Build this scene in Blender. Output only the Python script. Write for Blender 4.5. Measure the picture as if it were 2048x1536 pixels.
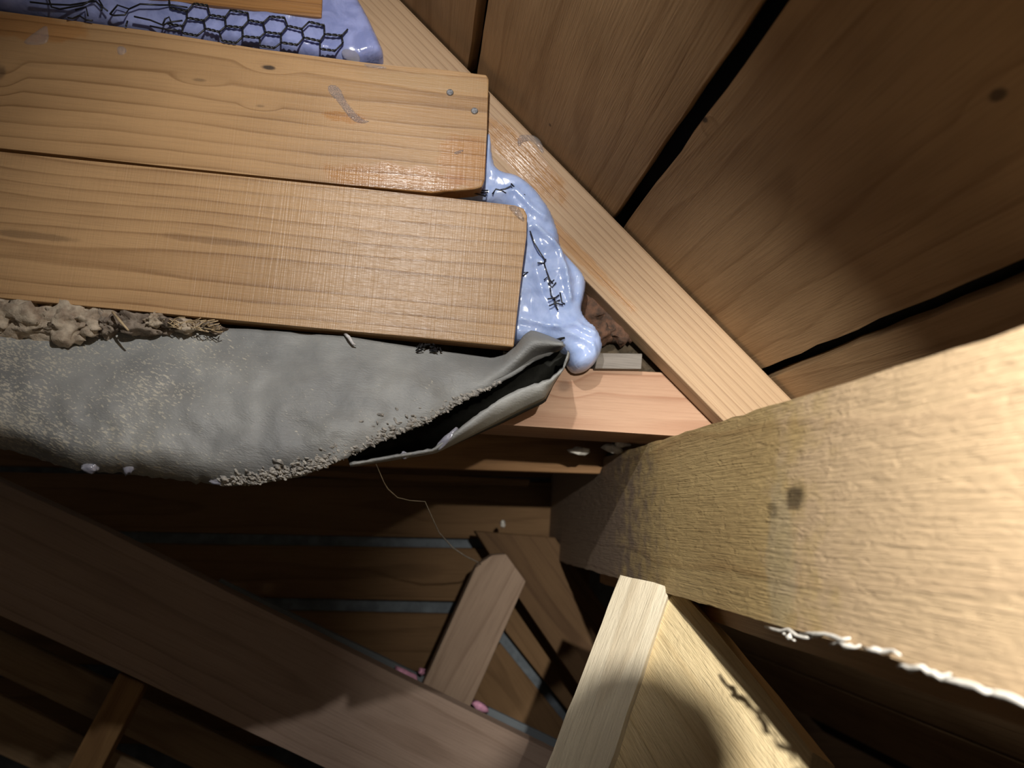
import bpy, bmesh, math, random
import numpy as np
from mathutils import Vector, Matrix, noise

for o in list(bpy.data.objects):
    bpy.data.objects.remove(o)
scene = bpy.context.scene
COL = scene.collection
random.seed(7)

# ------------------------------------------------------------------ camera
# World: X runs along the gable wall, Y runs along the roof boards towards the gable, Z is up.
F = 1500.0
CZ = 1.35
d_c = Vector((-204 / F, -267 / F, -1.0)).normalized()
h_c = Vector((1.0, -0.09, -0.12))
h_c = (h_c - d_c * h_c.dot(d_c)).normalized()
u_c = h_c.cross(d_c)
R = Matrix((h_c, d_c, u_c))
CAM = Vector((0, 0, CZ))
cd = bpy.data.cameras.new('camera')
cam = bpy.data.objects.new('camera', cd)
COL.objects.link(cam)
cam.matrix_world = Matrix.Translation(CAM) @ R.to_4x4()
cd.sensor_width = 36.0
cd.lens = F / 2048 * 36.0
cd.clip_start = 0.01
cd.dof.use_dof = True
cd.dof.focus_distance = 1.02
cd.dof.aperture_fstop = 3.4
scene.camera = cam

# ------------------------------------------------------------------ world, lights, exposure
w = bpy.data.worlds.new('world')
scene.world = w
w.use_nodes = True
w.node_tree.nodes['Background'].inputs[0].default_value = (1.0, 0.85, 0.7, 1)
w.node_tree.nodes['Background'].inputs[1].default_value = 0.065
vs = scene.view_settings
vs.view_transform = 'Standard'
vs.look = 'None'
vs.gamma = 1.0
vs.exposure = 0.0
vs.use_curve_mapping = False


def ray(px, py):
    return (R @ Vector(((px - 1024) / F, (768 - py) / F, -1.0)))


def P(px, py, Y):
    r = ray(px, py)
    return CAM + r * (Y / r.y)


def PX(px, py, X):
    r = ray(px, py)
    return CAM + r * (X / r.x)


def PP(px, py, p0, n):
    r = ray(px, py)
    return CAM + r * ((p0 - CAM).dot(n) / r.dot(n))


def aim(o, target):
    o.rotation_euler = (Vector(target) - o.location).to_track_quat('-Z', 'Y').to_euler()


def spot(name, loc, target, energy, color, size, blend, rad):
    ld = bpy.data.lights.new(name, 'SPOT')
    ld.energy = energy
    ld.color = color
    ld.shadow_soft_size = rad
    ld.spot_size = math.radians(size)
    ld.spot_blend = blend
    o = bpy.data.objects.new(name, ld)
    COL.objects.link(o)
    o.location = loc
    aim(o, target)
    return o


# work lamp hung high under the roof; hand torch held to the right of the camera
_g = P(830, 470, 1.03) - CAM
_k = 1 + (1.03 - 0.17) / 1.03
LAMP = CAM + Vector((_g.x * _k - 0.02, 0.17, _g.z * _k - 0.07))
spot('work_lamp', LAMP, P(760, 480, 1.03), 28, (1.0, 0.97, 0.93), 82, 0.9, 0.012)
TORCH = CAM + Vector((0.19, -0.13, 0.27))
spot('hand_torch', TORCH, P(2060, 1040, 0.6), 108, (1.0, 0.95, 0.86), 70, 0.9, 0.009)

# ------------------------------------------------------------------ node helpers


class NT:
    def __init__(s, name):
        s.m = bpy.data.materials.new(name)
        s.m.use_nodes = True
        s.t = s.m.node_tree
        s.b = s.t.nodes['Principled BSDF']
        s.tc = s.t.nodes.new('ShaderNodeTexCoord')

    def n(s, typ, **kw):
        x = s.t.nodes.new(typ)
        for k, v in kw.items():
            setattr(x, k, v)
        return x

    def put(s, sock, v):
        if isinstance(v, bpy.types.NodeSocket):
            s.t.links.new(v, sock)
        elif isinstance(v, (tuple, list)) and sock.type == 'RGBA' and len(v) == 3:
            sock.default_value = (*v, 1)
        else:
            sock.default_value = v

    def math(s, op, a, b=0.0, c=None, clamp=False):
        x = s.n('ShaderNodeMath', operation=op, use_clamp=clamp)
        s.put(x.inputs[0], a)
        s.put(x.inputs[1], b)
        if c is not None:
            s.put(x.inputs[2], c)
        return x.outputs[0]

    def vmath(s, op, a, b):
        x = s.n('ShaderNodeVectorMath', operation=op)
        s.put(x.inputs[0], a)
        s.put(x.inputs[1], b)
        return x.outputs['Value'] if op in ('LENGTH', 'DOT_PRODUCT') else x.outputs[0]

    def noise(s, vec, scale, detail=2.0, rough=0.5, dist=0.0):
        x = s.n('ShaderNodeTexNoise')
        s.put(x.inputs['Vector'], vec)
        x.inputs['Scale'].default_value = scale
        x.inputs['Detail'].default_value = detail
        x.inputs['Roughness'].default_value = rough
        x.inputs['Distortion'].default_value = dist
        return x.outputs['Fac']

    def ramp(s, fac, stops):
        x = s.n('ShaderNodeValToRGB')
        s.put(x.inputs[0], fac)
        e = x.color_ramp.elements
        while len(e) < len(stops):
            e.new(0.5)
        for i, (p, c) in enumerate(stops):
            e[i].position = p
            e[i].color = (*c, 1) if len(c) == 3 else c
        return x.outputs[0]

    def mix(s, fac, a, b, mode='MIX'):
        x = s.n('ShaderNodeMix', data_type='RGBA', blend_type=mode)
        s.put(x.inputs[0], fac)
        s.put(x.inputs[6], a)
        s.put(x.inputs[7], b)
        return x.outputs[2]

    def mapr(s, v, a, b, c=0.0, d=1.0, smooth=True):
        x = s.n('ShaderNodeMapRange', interpolation_type='SMOOTHSTEP' if smooth else 'LINEAR')
        s.put(x.inputs[0], v)
        x.inputs[1].default_value = a
        x.inputs[2].default_value = b
        x.inputs[3].default_value = c
        x.inputs[4].default_value = d
        return x.outputs[0]

    def bump(s, h, dist, strength=1.0):
        x = s.n('ShaderNodeBump')
        s.put(x.inputs['Height'], h)
        x.inputs['Distance'].default_value = dist
        x.inputs['Strength'].default_value = strength
        s.t.links.new(x.outputs[0], s.b.inputs['Normal'])


def wood(name, light, dark, seed=0.0, rings=70.0, ring_str=0.75, y0=0.0, z0=0.06, warp=0.03, stretch=1.0,
         fibre=0.35, bump=0.0006, rough=0.55, spec=0.4, blotch=0.25, knots=(), wets=(), stains_shades=(), saw=0.0, lumps=0.0):
    """Softwood. Local X is the grain, local XY the broad face. knots/wets/stains: (x, y, rx, ry[, colour])."""
    t = NT(name)
    obj = t.tc.outputs['Object']
    p = t.vmath('ADD', obj, (seed * 1.37, 0, 0))
    kmask = None
    swirl = 0.0
    for k in knots:
        v = t.vmath('MULTIPLY', t.vmath('SUBTRACT', obj, (k[0], k[1], 0)), (1 / k[2], 1 / k[3], 0))
        L = t.vmath('LENGTH', v, (0, 0, 0))
        m = t.mapr(t.math('ADD', L, t.math('MULTIPLY', t.noise(obj, 90, 2), 0.6)), 0.75, 1.5, 1.0, 0.0)
        far = t.mapr(L, 0.6, 5.0, 1.0, 0.0)
        swirl = t.math('ADD', swirl, t.math('MULTIPLY', far, 0.02))
        m = t.math('MULTIPLY', m, k[4] if len(k) > 4 else 0.85)
        kmask = m if kmask is None else t.math('MAXIMUM', kmask, m)
    q = t.vmath('MULTIPLY', p, (1.3 * stretch, 5.0, 5.0))
    n1 = t.noise(q, 1.0, 2.5, 0.5)
    n2 = t.noise(t.vmath('ADD', q, (7.3, 2.1, 4.4)), 1.0, 2.0, 0.5)
    n3 = t.noise(t.vmath('MULTIPLY', p, (9, 30, 30)), 1.0, 2.0, 0.5)
    sx = t.n('ShaderNodeSeparateXYZ')
    t.put(sx.inputs[0], obj)
    yy = t.math('ADD', t.math('ADD', sx.outputs[1], y0), t.math('MULTIPLY', t.math('SUBTRACT', n1, 0.5), warp * 2))
    yy = t.math('ADD', yy, t.math('MULTIPLY', t.math('SUBTRACT', n3, 0.5), warp * 0.14))
    yy = t.math('ADD', yy, swirl)
    zz = t.math('ADD', t.math('ADD', sx.outputs[2], z0), t.math('MULTIPLY', t.math('SUBTRACT', n2, 0.5), warp * 2))
    r = t.math('SQRT', t.math('ADD', t.math('MULTIPLY', yy, yy), t.math('MULTIPLY', zz, zz)))
    fr = t.math('FRACT', t.math('MULTIPLY', r, rings))
    ring = t.ramp(fr, [(0.0, (0, 0, 0)), (0.55, (0.10, 0.10, 0.10)), (0.80, (0.35, 0.35, 0.35)), (0.91, (1, 1, 1)), (0.95, (0.9, 0.9, 0.9)), (1.0, (0, 0, 0))])
    fib = t.noise(t.vmath('MULTIPLY', p, (9, 330, 330)), 1.0, 4.0, 0.65)
    fib2 = t.noise(t.vmath('MULTIPLY', p, (26, 900, 900)), 1.0, 2.0, 0.6)
    bl = t.noise(t.vmath('MULTIPLY', p, (4, 11, 11)), 1.0, 3.0, 0.55)
    ringv = t.math('MULTIPLY', ring, t.math('MULTIPLY', t.mapr(bl, 0.25, 0.7, 0.45, 1.0), ring_str))
    c = t.mix(ringv, light, dark)
    c = t.mix(t.math('MULTIPLY', t.mapr(fib, 0.42, 0.75), fibre), c, tuple(x * 0.55 for x in dark))
    c = t.mix(t.math('MULTIPLY', t.mapr(bl, 0.35, 0.75), blotch), c, tuple(x * 0.8 for x in dark))
    for s_ in stains_shades:
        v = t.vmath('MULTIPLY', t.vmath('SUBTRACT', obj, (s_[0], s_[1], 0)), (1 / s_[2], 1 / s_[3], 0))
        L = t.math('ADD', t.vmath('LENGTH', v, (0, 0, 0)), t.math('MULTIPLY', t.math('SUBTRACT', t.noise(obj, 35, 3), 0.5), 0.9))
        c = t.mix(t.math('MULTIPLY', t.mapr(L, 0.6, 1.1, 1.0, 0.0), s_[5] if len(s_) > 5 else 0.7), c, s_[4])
    if kmask is not None:
        c = t.mix(kmask, c, (0.02, 0.014, 0.012))
    ro = t.math('ADD', rough - 0.08, t.math('MULTIPLY', fib, 0.16))
    for s_ in wets:
        v = t.vmath('MULTIPLY', t.vmath('SUBTRACT', obj, (s_[0], s_[1], 0)), (1 / s_[2], 1 / s_[3], 0))
        L = t.math('ADD', t.vmath('LENGTH', v, (0, 0, 0)), t.math('MULTIPLY', t.math('SUBTRACT', t.noise(obj, 40, 3), 0.5), 0.9))
        m = t.mapr(L, 0.7, 1.05, 1.0, 0.0)
        c = t.mix(t.math('MULTIPLY', m, 0.55), c, t.mix(1.0, c, (0.92, 0.66, 0.36), 'MULTIPLY'))
        ro = t.math('ADD', t.math('MULTIPLY', ro, t.math('SUBTRACT', 1.0, m)), t.math('MULTIPLY', m, s_[4] if len(s_) > 4 else 0.16))
    t.put(t.b.inputs['Base Color'], c)
    t.put(t.b.inputs['Roughness'], ro)
    t.b.inputs['Specular IOR Level'].default_value = spec
    h = t.math('ADD', t.math('MULTIPLY', fib, 1.0), t.math('MULTIPLY', fib2, 0.45))
    h = t.math('ADD', h, t.math('MULTIPLY', ring, 0.25))
    if saw:
        sw = t.noise(t.vmath('MULTIPLY', p, (420, 9, 9)), 1.0, 2.0, 0.5)
        h = t.math('ADD', h, t.math('MULTIPLY', sw, saw))
    if lumps:
        lu = t.noise(t.vmath('MULTIPLY', p, (32, 120, 120)), 1.0, 3.0, 0.6, 0.8)
        h = t.math('ADD', h, t.math('MULTIPLY', lu, lumps))
    t.bump(h, bump)
    return t.m


def plain(name, col, rough=0.7, nscale=30.0, var=0.4, bump=0.001, spec=0.3, col2=None):
    t = NT(name)
    n = t.noise(t.tc.outputs['Object'], nscale, 4, 0.6)
    t.put(t.b.inputs['Base Color'], t.mix(t.mapr(n, 0.3, 0.7), col, col2 or tuple(c * (1 - var) for c in col)))
    t.b.inputs['Roughness'].default_value = rough
    t.b.inputs['Specular IOR Level'].default_value = spec
    t.bump(n, bump)
    return t.m


# ------------------------------------------------------------------ object helpers
def tag(o, label=None, cat=None, group=None, kind=None):
    for k, v in (('label', label), ('category', cat), ('group', group), ('kind', kind)):
        if v:
            o[k] = v
    return o


def obj(name, me, mat=None, parent=None, M=None):
    o = bpy.data.objects.new(name, me)
    COL.objects.link(o)
    if mat:
        me.materials.append(mat)
    if M is not None:
        o.matrix_world = M
    if parent:
        PM = FR.get(parent.name, Matrix.Identity(4))
        o.parent = parent
        o.matrix_parent_inverse = PM.inverted()
    FR[o.name] = M if M is not None else Matrix.Identity(4)
    return o


FR = {}


def frame(origin, xdir, zdir):
    x = Vector(xdir).normalized()
    z = Vector(zdir)
    z = (z - x * z.dot(x)).normalized()
    y = z.cross(x)
    M = Matrix((x, y, z)).transposed().to_4x4()
    M.translation = origin
    return M


def slab(name, pts, thick, xdir, zdir, bevel=0.002, parent=None, jitter=0.0, sub=0):
    """Board: outline pts (world) is the face seen, zdir its outward normal, thickness goes behind it.
    jitter roughens the arrises: edges are cut into `sub` pieces."""
    c = sum(pts, Vector()) / len(pts)
    M = frame(c, xdir, zdir)
    Mi = M.inverted()
    loc = [Mi @ p for p in pts]
    out = []
    rnd = random.Random(name + str(len(FR)))
    for i, a in enumerate(loc):
        b = loc[(i + 1) % len(loc)]
        out.append(Vector((a.x, a.y, 0)))
        L = (b - a).length
        if sub and L > 0.05:
            k = max(2, int(L / sub))
            nrm = Vector((-(b - a).y, (b - a).x, 0)).normalized()
            for j in range(1, k):
                q = a.lerp(b, j / k)
                out.append(Vector((q.x, q.y, 0)) + nrm * rnd.uniform(-jitter, jitter))
    area = sum(out[i].x * out[(i + 1) % len(out)].y - out[(i + 1) % len(out)].x * out[i].y for i in range(len(out)))
    if area < 0:
        out.reverse()
    bm = bmesh.new()
    top = [bm.verts.new((p.x, p.y, 0)) for p in out]
    bot = [bm.verts.new((p.x, p.y, -thick)) for p in out]
    f1 = bm.faces.new(top)
    bm.faces.new(bot[::-1])
    k = len(out)
    for i in range(k):
        bm.faces.new((top[i], bot[i], bot[(i + 1) % k], top[(i + 1) % k]))
    if bevel:
        es = [e for e in bm.edges if all(abs(v.co.z) < 1e-9 for v in e.verts)]
        if not sub:
            es = list(bm.edges)
        bmesh.ops.bevel(bm, geom=es, offset=bevel, segments=2, affect='EDGES', profile=0.5, clamp_overlap=True)
    me = bpy.data.meshes.new(name)
    bm.to_mesh(me)
    bm.free()
    o = obj(name, me, None, parent, M)
    return o


def L2(o, p):
    q = FR[o.name].inverted() @ p
    return q.x, q.y


def setm(o, m):
    o.data.materials.append(m)


def smooth(me):
    for f in me.polygons:
        f.use_smooth = True


def mesh(name, verts, faces, mat, parent=None, sm=True, M=None):
    me = bpy.data.meshes.new(name)
    me.from_pydata([tuple(v) for v in verts], [], faces)
    me.update()
    if sm:
        smooth(me)
    return obj(name, me, mat, parent, M)


def tube(name, pts, rad, mat, parent=None, sides=6, bm=None):
    """Round strand through pts; rad a number or list. With bm given, adds to it."""
    own = bm is None
    bm = bm or bmesh.new()
    rings = []
    n = len(pts)
    for i, p in enumerate(pts):
        a = pts[max(i - 1, 0)]
        b = pts[min(i + 1, n - 1)]
        d = (b - a).normalized()
        s = d.cross(Vector((0.3, 0.9, 0.2))).normalized()
        t = d.cross(s)
        r = rad[i] if isinstance(rad, (list, tuple)) else rad
        rings.append([bm.verts.new(p + (s * math.cos(q) + t * math.sin(q)) * r) for q in [2 * math.pi * k / sides for k in range(sides)]])
    for i in range(n - 1):
        for k in range(sides):
            bm.faces.new((rings[i][k], rings[i][(k + 1) % sides], rings[i + 1][(k + 1) % sides], rings[i + 1][k]))
    bm.faces.new(rings[0][::-1])
    bm.faces.new(rings[-1])
    if own:
        me = bpy.data.meshes.new(name)
        bm.to_mesh(me)
        bm.free()
        smooth(me)
        return obj(name, me, mat, parent)


def inpoly(x, y, poly):
    c = False
    j = len(poly) - 1
    for i in range(len(poly)):
        xi, yi = poly[i]
        xj, yj = poly[j]
        if (yi > y) != (yj > y) and x < (xj - xi) * (y - yi) / (yj - yi) + xi:
            c = not c
        j = i
    return c


def nearest(x, y, poly):
    best = None
    for i in range(len(poly)):
        ax, ay = poly[i]
        bx, by = poly[(i + 1) % len(poly)]
        dx, dy = bx - ax, by - ay
        t = max(0, min(1, ((x - ax) * dx + (y - ay) * dy) / (dx * dx + dy * dy + 1e-12)))
        qx, qy = ax + t * dx, ay + t * dy
        D = (x - qx) ** 2 + (y - qy) ** 2
        if best is None or D < best[0]:
            best = (D, qx, qy)
    return math.sqrt(best[0]), best[1], best[2]


def rounded(poly, it=2):
    for _ in range(it):
        out = []
        for i in range(len(poly)):
            a = poly[i]
            b = poly[(i + 1) % len(poly)]
            out.append((a[0] * .75 + b[0] * .25, a[1] * .75 + b[1] * .25))
            out.append((a[0] * .25 + b[0] * .75, a[1] * .25 + b[1] * .75))
        poly = out
    return poly


def blob(name, pix, Yb, H, width, mat, res=0.0035, bumps=0.004, bscale=40, back=0.012, parent=None, seed=0.0, ridges=()):
    """Domed body of soft stuff on the plane Y=Yb, bulging H towards -Y; outline in metres from pixel outline."""
    poly = [(v.x, v.z) for v in (P(x, y, Yb) for x, y in rounded(pix))]
    xs = [p[0] for p in poly]
    zs = [p[1] for p in poly]
    nx = int((max(xs) - min(xs)) / res) + 2
    nz = int((max(zs) - min(zs)) / res) + 2
    vid = {}
    verts = []
    faces = []

    def V(i, j):
        if (i, j) not in vid:
            vid[(i, j)] = len(verts)
            verts.append([min(xs) + i * res, min(zs) + j * res])
        return vid[(i, j)]
    for i in range(nx):
        for j in range(nz):
            if inpoly(min(xs) + (i + .5) * res, min(zs) + (j + .5) * res, poly):
                faces.append((V(i, j), V(i + 1, j), V(i + 1, j + 1), V(i, j + 1)))
    from collections import Counter
    ec = Counter()
    for f in faces:
        for k in range(4):
            ec[tuple(sorted((f[k], f[(k + 1) % 4])))] += 1
    bnd = [e for e, c in ec.items() if c == 1]
    bset = {v for e in bnd for v in e}
    co = []
    for i, (x, z) in enumerate(verts):
        D, qx, qz = nearest(x, z, poly)
        if i in bset:
            x, z, D = qx, qz, 0.0
        k = min(D / width, 1.0)
        h = H * math.sqrt(max(0, 1 - (1 - k) ** 2))
        nv = noise.fractal(Vector((x * bscale, z * bscale, seed)), 0.9, 2.1, 3) * bumps
        nv += noise.ridged_multi_fractal(Vector((x * bscale * .6, z * bscale * 1.4, seed + 5)), 1.0, 2.0, 3, 1.0, 2.0) * bumps * 0.45 - bumps * .4
        y = Yb - h - nv * min(1, D / (width * .6))
        for line, rh, rw in ridges:
            D2 = min(nearest(x, z, [a, b])[0] for a, b in zip(line, line[1:]))
            y -= rh * math.exp(-(D2 / rw) ** 2) * min(1, D / (width * .4))
        co.append((x, y, z))
    n = len(co)
    for e in bnd:
        pass
    bi = {}
    for v in bset:
        bi[v] = len(co)
        x, y, z = co[v]
        co.append((x, Yb + back, z))
    F2 = list(faces)
    for f in faces:
        for k in range(4):
            a, b = f[k], f[(k + 1) % 4]
            if ec[tuple(sorted((a, b)))] == 1:
                F2.append((b, a, bi[a], bi[b]))
    return mesh(name, co, F2, mat, parent)


def lump(name, c, r, mat, seed, rough=0.45, parent=None, sub=3):
    bm = bmesh.new()
    bmesh.ops.create_icosphere(bm, subdivisions=sub, radius=1.0)
    for v in bm.verts:
        q = v.co * 1.4 + Vector((seed * 3.1, seed * 1.7, seed))
        k = 1 + rough * noise.fractal(q, 0.7, 2.3, 6) + 0.3 * rough * noise.fractal(q * 5, 0.5, 2.2, 4)
        v.co = Vector((v.co.x * r[0], v.co.y * r[1], v.co.z * r[2])) * k
    me = bpy.data.meshes.new(name)
    bm.to_mesh(me)
    bm.free()
    smooth(me)
    return obj(name, me, mat, parent, Matrix.Translation(c))


NY = Vector((0, -1, 0))

# ------------------------------------------------------------------ roof boarding (ceiling)
YW = 1.07     # face of the sloping batten / end of the visible roof boards
pa, pb, pc = P(945, 140, YW), P(1240, 440, YW), P(1540, 745, YW)
sl = (pc - pa)
sl.y = 0
WP = sl.length / 2
SL = sl.normalized()                       # down the slope, to the right
DN = Vector((-SL.z, 0, SL.x))              # outward normal, towards the room
if DN.z > 0:
    DN = -DN


def deck(s, Y, off=0.0):
    q = pa + SL * s + DN * off
    return Vector((q.x, Y, q.z))


felt_m = plain('roofing_felt', (0.012, 0.012, 0.013), 0.9, 60)
c0 = [deck(-0.75, -0.5, -0.05), deck(-0.75, 3.0, -0.05), deck(2.2, 3.0, -0.05), deck(2.2, -0.5, -0.05)]
c1 = [v - DN * 0.01 for v in c0]
ceiling = mesh('ceiling', c0 + c1, [(0, 1, 2, 3), (7, 6, 5, 4), (0, 4, 5, 1), (1, 5, 6, 2), (2, 6, 7, 3), (3, 7, 4, 0)], felt_m, sm=False)
tag(ceiling, 'dark underlay above the roof boards, showing black through the gaps', 'roof', kind='structure')
GAP = 0.021
for i in range(-2, 6):
    s0 = i * WP + GAP / 2
    s1 = (i + 1) * WP - GAP / 2
    if i == 1:
        s0 += 0.002
    pl = slab('plank', [deck(s0, -0.45), deck(s0, 2.9 if i > 1 else 1.10), deck(s1, 2.9 if i > 1 else 1.10), deck(s1, -0.45)],
              0.022, Vector((0, 1, 0)), DN, bevel=0.002, parent=ceiling, jitter=0.0016, sub=0.045)
    kn = []
    if i == 1:
        kn = [(*L2(pl, PP(1995, 190, pa, DN)), 0.010, 0.006, 0.75), (*L2(pl, PP(1410, 240, pa, DN)), 0.006, 0.004, 0.8), (*L2(pl, PP(1472, 140, pa, DN)), 0.007, 0.004, 0.8)]
    if i == 0:
        kn = [(*L2(pl, PP(1100, 250, pa, DN)), 0.004, 0.003, 0.6)]
    setm(pl, wood('roof_plank_wood_%d' % (i + 3), (0.38, 0.245, 0.13), (0.215, 0.122, 0.056), seed=i * 2.3 + 4, rings=38, ring_str=0.6, y0=0.05 * i - 0.02,
                  z0=0.11, warp=0.06, stretch=0.8, fibre=0.3, bump=0.0009, rough=0.7, spec=0.25, blotch=0.45, knots=kn))

# ------------------------------------------------------------------ gable masonry, far boarding, floor
brick_m = plain('old_masonry', (0.10, 0.075, 0.05), 0.95, 45, 0.6, 0.006, 0.1, col2=(0.035, 0.03, 0.022))
wy = 1.135
bm = bmesh.new()
zb = P(1230, 742, wy).z
top_r = deck(0.0, wy)
nX, nZ = 70, 50
vs_ = []
x0, x1 = -1.3, deck(WP * 2.05, wy).x
for j in range(nZ + 1):
    z = zb + (1.15) * j / nZ
    row = []
    for i in range(nX + 1):
        x = x0 + (x1 - x0) * i / nX
        zz = z
        dz = (pa.z - 0.012) - (x - pa.x) * (-SL.z / SL.x)
        zz = min(z, dz)
        y = wy - 0.006 * noise.fractal(Vector((x * 22, zz * 30, 1)), 0.8, 2, 4)
        row.append(bm.verts.new((x, y, zz)))
    vs_.append(row)
for j in range(nZ):
    for i in range(nX):
        try:
            bm.faces.new((vs_[j][i], vs_[j][i + 1], vs_[j + 1][i + 1], vs_[j + 1][i]))
        except ValueError:
            pass
bmesh.ops.dissolve_degenerate(bm, dist=1e-5, edges=bm.edges)
me = bpy.data.meshes.new('wall_gable')
bm.to_mesh(me)
bm.free()
smooth(me)
wall_g = obj('wall_gable', me, brick_m)
sd = wall_g.modifiers.new('thick', 'SOLIDIFY')
sd.thickness = 0.06
sd.offset = -1
tag(wall_g, 'dark rough masonry of the gable showing beside the white sealant', 'wall', kind='structure')
red_m = plain('broken_brick', (0.16, 0.085, 0.055), 0.95, 70, 0.5, 0.004, 0.1, col2=(0.06, 0.045, 0.036))
for i, (x, y, rx, rz) in enumerate([(1195, 612, .028, .034), (1232, 655, .026, .026), (1205, 668, .018, .016), (1262, 640, .02, .03)]):
    b = lump('brick', P(x, y, 1.118), (rx, 0.022, rz), red_m, i + 2.2, 0.5, parent=wall_g)

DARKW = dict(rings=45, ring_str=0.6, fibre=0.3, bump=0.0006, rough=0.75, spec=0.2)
far_y = 1.95
back_m = plain('slate_grey_felt', (0.16, 0.185, 0.21), 0.9, 25, 0.4)
q = [P(-500, 700, 1.978), P(1230, 700, 1.978), P(1230, 1900, 1.978), P(-500, 1900, 1.978)]
q2 = [v + Vector((0, 0.02, 0)) for v in q]
wall_f = mesh('wall_far', q + q2, [(3, 2, 1, 0), (4, 5, 6, 7), (0, 1, 5, 4), (1, 2, 6, 5), (2, 3, 7, 6), (3, 0, 4, 7)], back_m, sm=False)
tag(wall_f, 'grey felt behind the dark boards at the far end of the loft', 'wall', kind='structure')


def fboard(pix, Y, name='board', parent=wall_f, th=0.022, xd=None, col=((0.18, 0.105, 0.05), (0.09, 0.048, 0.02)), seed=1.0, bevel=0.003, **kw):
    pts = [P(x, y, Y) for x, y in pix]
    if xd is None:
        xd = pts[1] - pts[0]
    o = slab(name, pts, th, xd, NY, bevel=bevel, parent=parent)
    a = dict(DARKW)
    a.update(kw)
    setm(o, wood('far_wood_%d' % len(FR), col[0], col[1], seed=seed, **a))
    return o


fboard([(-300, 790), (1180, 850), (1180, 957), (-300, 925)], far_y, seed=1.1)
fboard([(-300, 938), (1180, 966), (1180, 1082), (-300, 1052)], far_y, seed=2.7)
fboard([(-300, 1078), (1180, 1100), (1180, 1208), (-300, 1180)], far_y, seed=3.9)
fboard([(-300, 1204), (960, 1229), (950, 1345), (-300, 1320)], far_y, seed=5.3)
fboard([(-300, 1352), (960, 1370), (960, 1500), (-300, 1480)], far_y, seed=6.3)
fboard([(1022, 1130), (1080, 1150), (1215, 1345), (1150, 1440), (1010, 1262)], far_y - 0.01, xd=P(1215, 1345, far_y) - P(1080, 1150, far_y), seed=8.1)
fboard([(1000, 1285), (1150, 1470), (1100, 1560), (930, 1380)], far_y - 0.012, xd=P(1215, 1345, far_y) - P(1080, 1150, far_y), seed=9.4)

we = [Vector((-2.0, 3.05, 0)), Vector((2.6, 3.05, 0)), Vector((2.6, 3.05, 2.6)), Vector((-2.0, 3.05, 2.6))]
we_o = slab('wall_end', we, 0.03, Vector((1, 0, 0)), NY, bevel=0)
setm(we_o, wood('end_wall_wood', (0.16, 0.095, 0.045), (0.08, 0.045, 0.02), seed=3, rings=30))
tag(we_o, 'dark boarded end of the loft far beyond the purlin', 'wall', kind='structure')
floor_m = wood('floor_wood', (0.2, 0.13, 0.07), (0.1, 0.06, 0.03), seed=3, rings=30)
fz = [Vector((-2.2, -0.9, 0)), Vector((2.6, -0.9, 0)), Vector((2.6, 3.0, 0)), Vector((-2.2, 3.0, 0))]
fl_o = slab('floor', fz, 0.03, Vector((0, 1, 0)), Vector((0, 0, 1)), bevel=0)
setm(fl_o, floor_m)
tag(fl_o, 'bare boarded loft floor below the purlin', 'floor', kind='structure')

# ------------------------------------------------------------------ patch boards on the gable
YB = 1.03
TB = 0.03
b_top = slab('patch_board', [P(-420, -262, YB), P(650, -140, YB), P(643, 34, YB), P(400, 8, YB), P(-420, -86, YB)], TB, P(643, 34, YB) - P(-80, -46, YB), NY, 0.002)
tag(b_top, 'highest patch board, mostly out of frame, above the hexagonal wire strip', 'board', 'patch boards over the gable hole')
setm(b_top, wood('patch_wood_a', (0.40, 0.20, 0.07), (0.20, 0.085, 0.025), seed=2.2, rings=75, y0=0.2, warp=0.02, rough=0.4))

up = [(-420, -37), (300, 62), (520, 98), (745, 127), (900, 141), (973, 149), (978, 158), (974, 260), (970, 360), (964, 374), (950, 378), (862, 386), (700, 370), (300, 329), (-420, 251)]
b_up = slab('patch_board', [P(x, y, YB) for x, y in up], TB, P(968, 380, YB) - P(0, 290, YB), NY, 0.0025)
tag(b_up, 'upper wide patch board with two nail heads at its end, wet sealant along its edges', 'board', 'patch boards over the gable hole')
setm(b_up, wood('patch_wood_b', (0.47, 0.285, 0.135), (0.22, 0.115, 0.045), seed=5.1, rings=55, ring_str=0.85, y0=-0.045, z0=0.028, warp=0.034, stretch=0.75,
                fibre=0.16, bump=0.0005, rough=0.42, blotch=0.22, saw=0.5,
                knots=[(*L2(b_up, P(537, 135, YB)), 0.011, 0.004, 0.9), (*L2(b_up, P(0, 145, YB)), 0.008, 0.012, 0.5), (*L2(b_up, P(520, 212, YB)), 0.007, 0.0025, 0.35), (*L2(b_up, P(398, 160, YB)), 0.01, 0.003, 0.4)],
                wets=[(*L2(b_up, P(800, 360, YB)), 0.12, 0.026, 0.2), (*L2(b_up, P(930, 325, YB)), 0.045, 0.05, 0.3), (*L2(b_up, P(60, 55, YB)), 0.09, 0.022, 0.3), (*L2(b_up, P(690, 235, YB)), 0.035, 0.01, 0.25)],
                stains_shades=[(*L2(b_up, P(870, 165, YB)), 0.12, 0.016, (0.40, 0.26, 0.13), 0.6), (*L2(b_up, P(250, 372, YB)), 0.3, 0.004, (0.16, 0.11, 0.06), 0.6)]))
lo = [(-420, 258), (300, 334), (700, 375), (880, 394), (1030, 411), (1048, 416), (1055, 430), (1053, 470), (1044, 540), (1036, 610), (1028, 694), (700, 662), (300, 624), (-420, 556)]
b_lo = slab('patch_board', [P(x, y, YB + 0.001) for x, y in lo], TB, P(1028, 694, YB) - P(0, 597, YB), NY, 0.0025)
tag(b_lo, 'lowest wide patch board with a rounded corner, directly above the grey lead sheet', 'board', 'patch boards over the gable hole')
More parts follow.
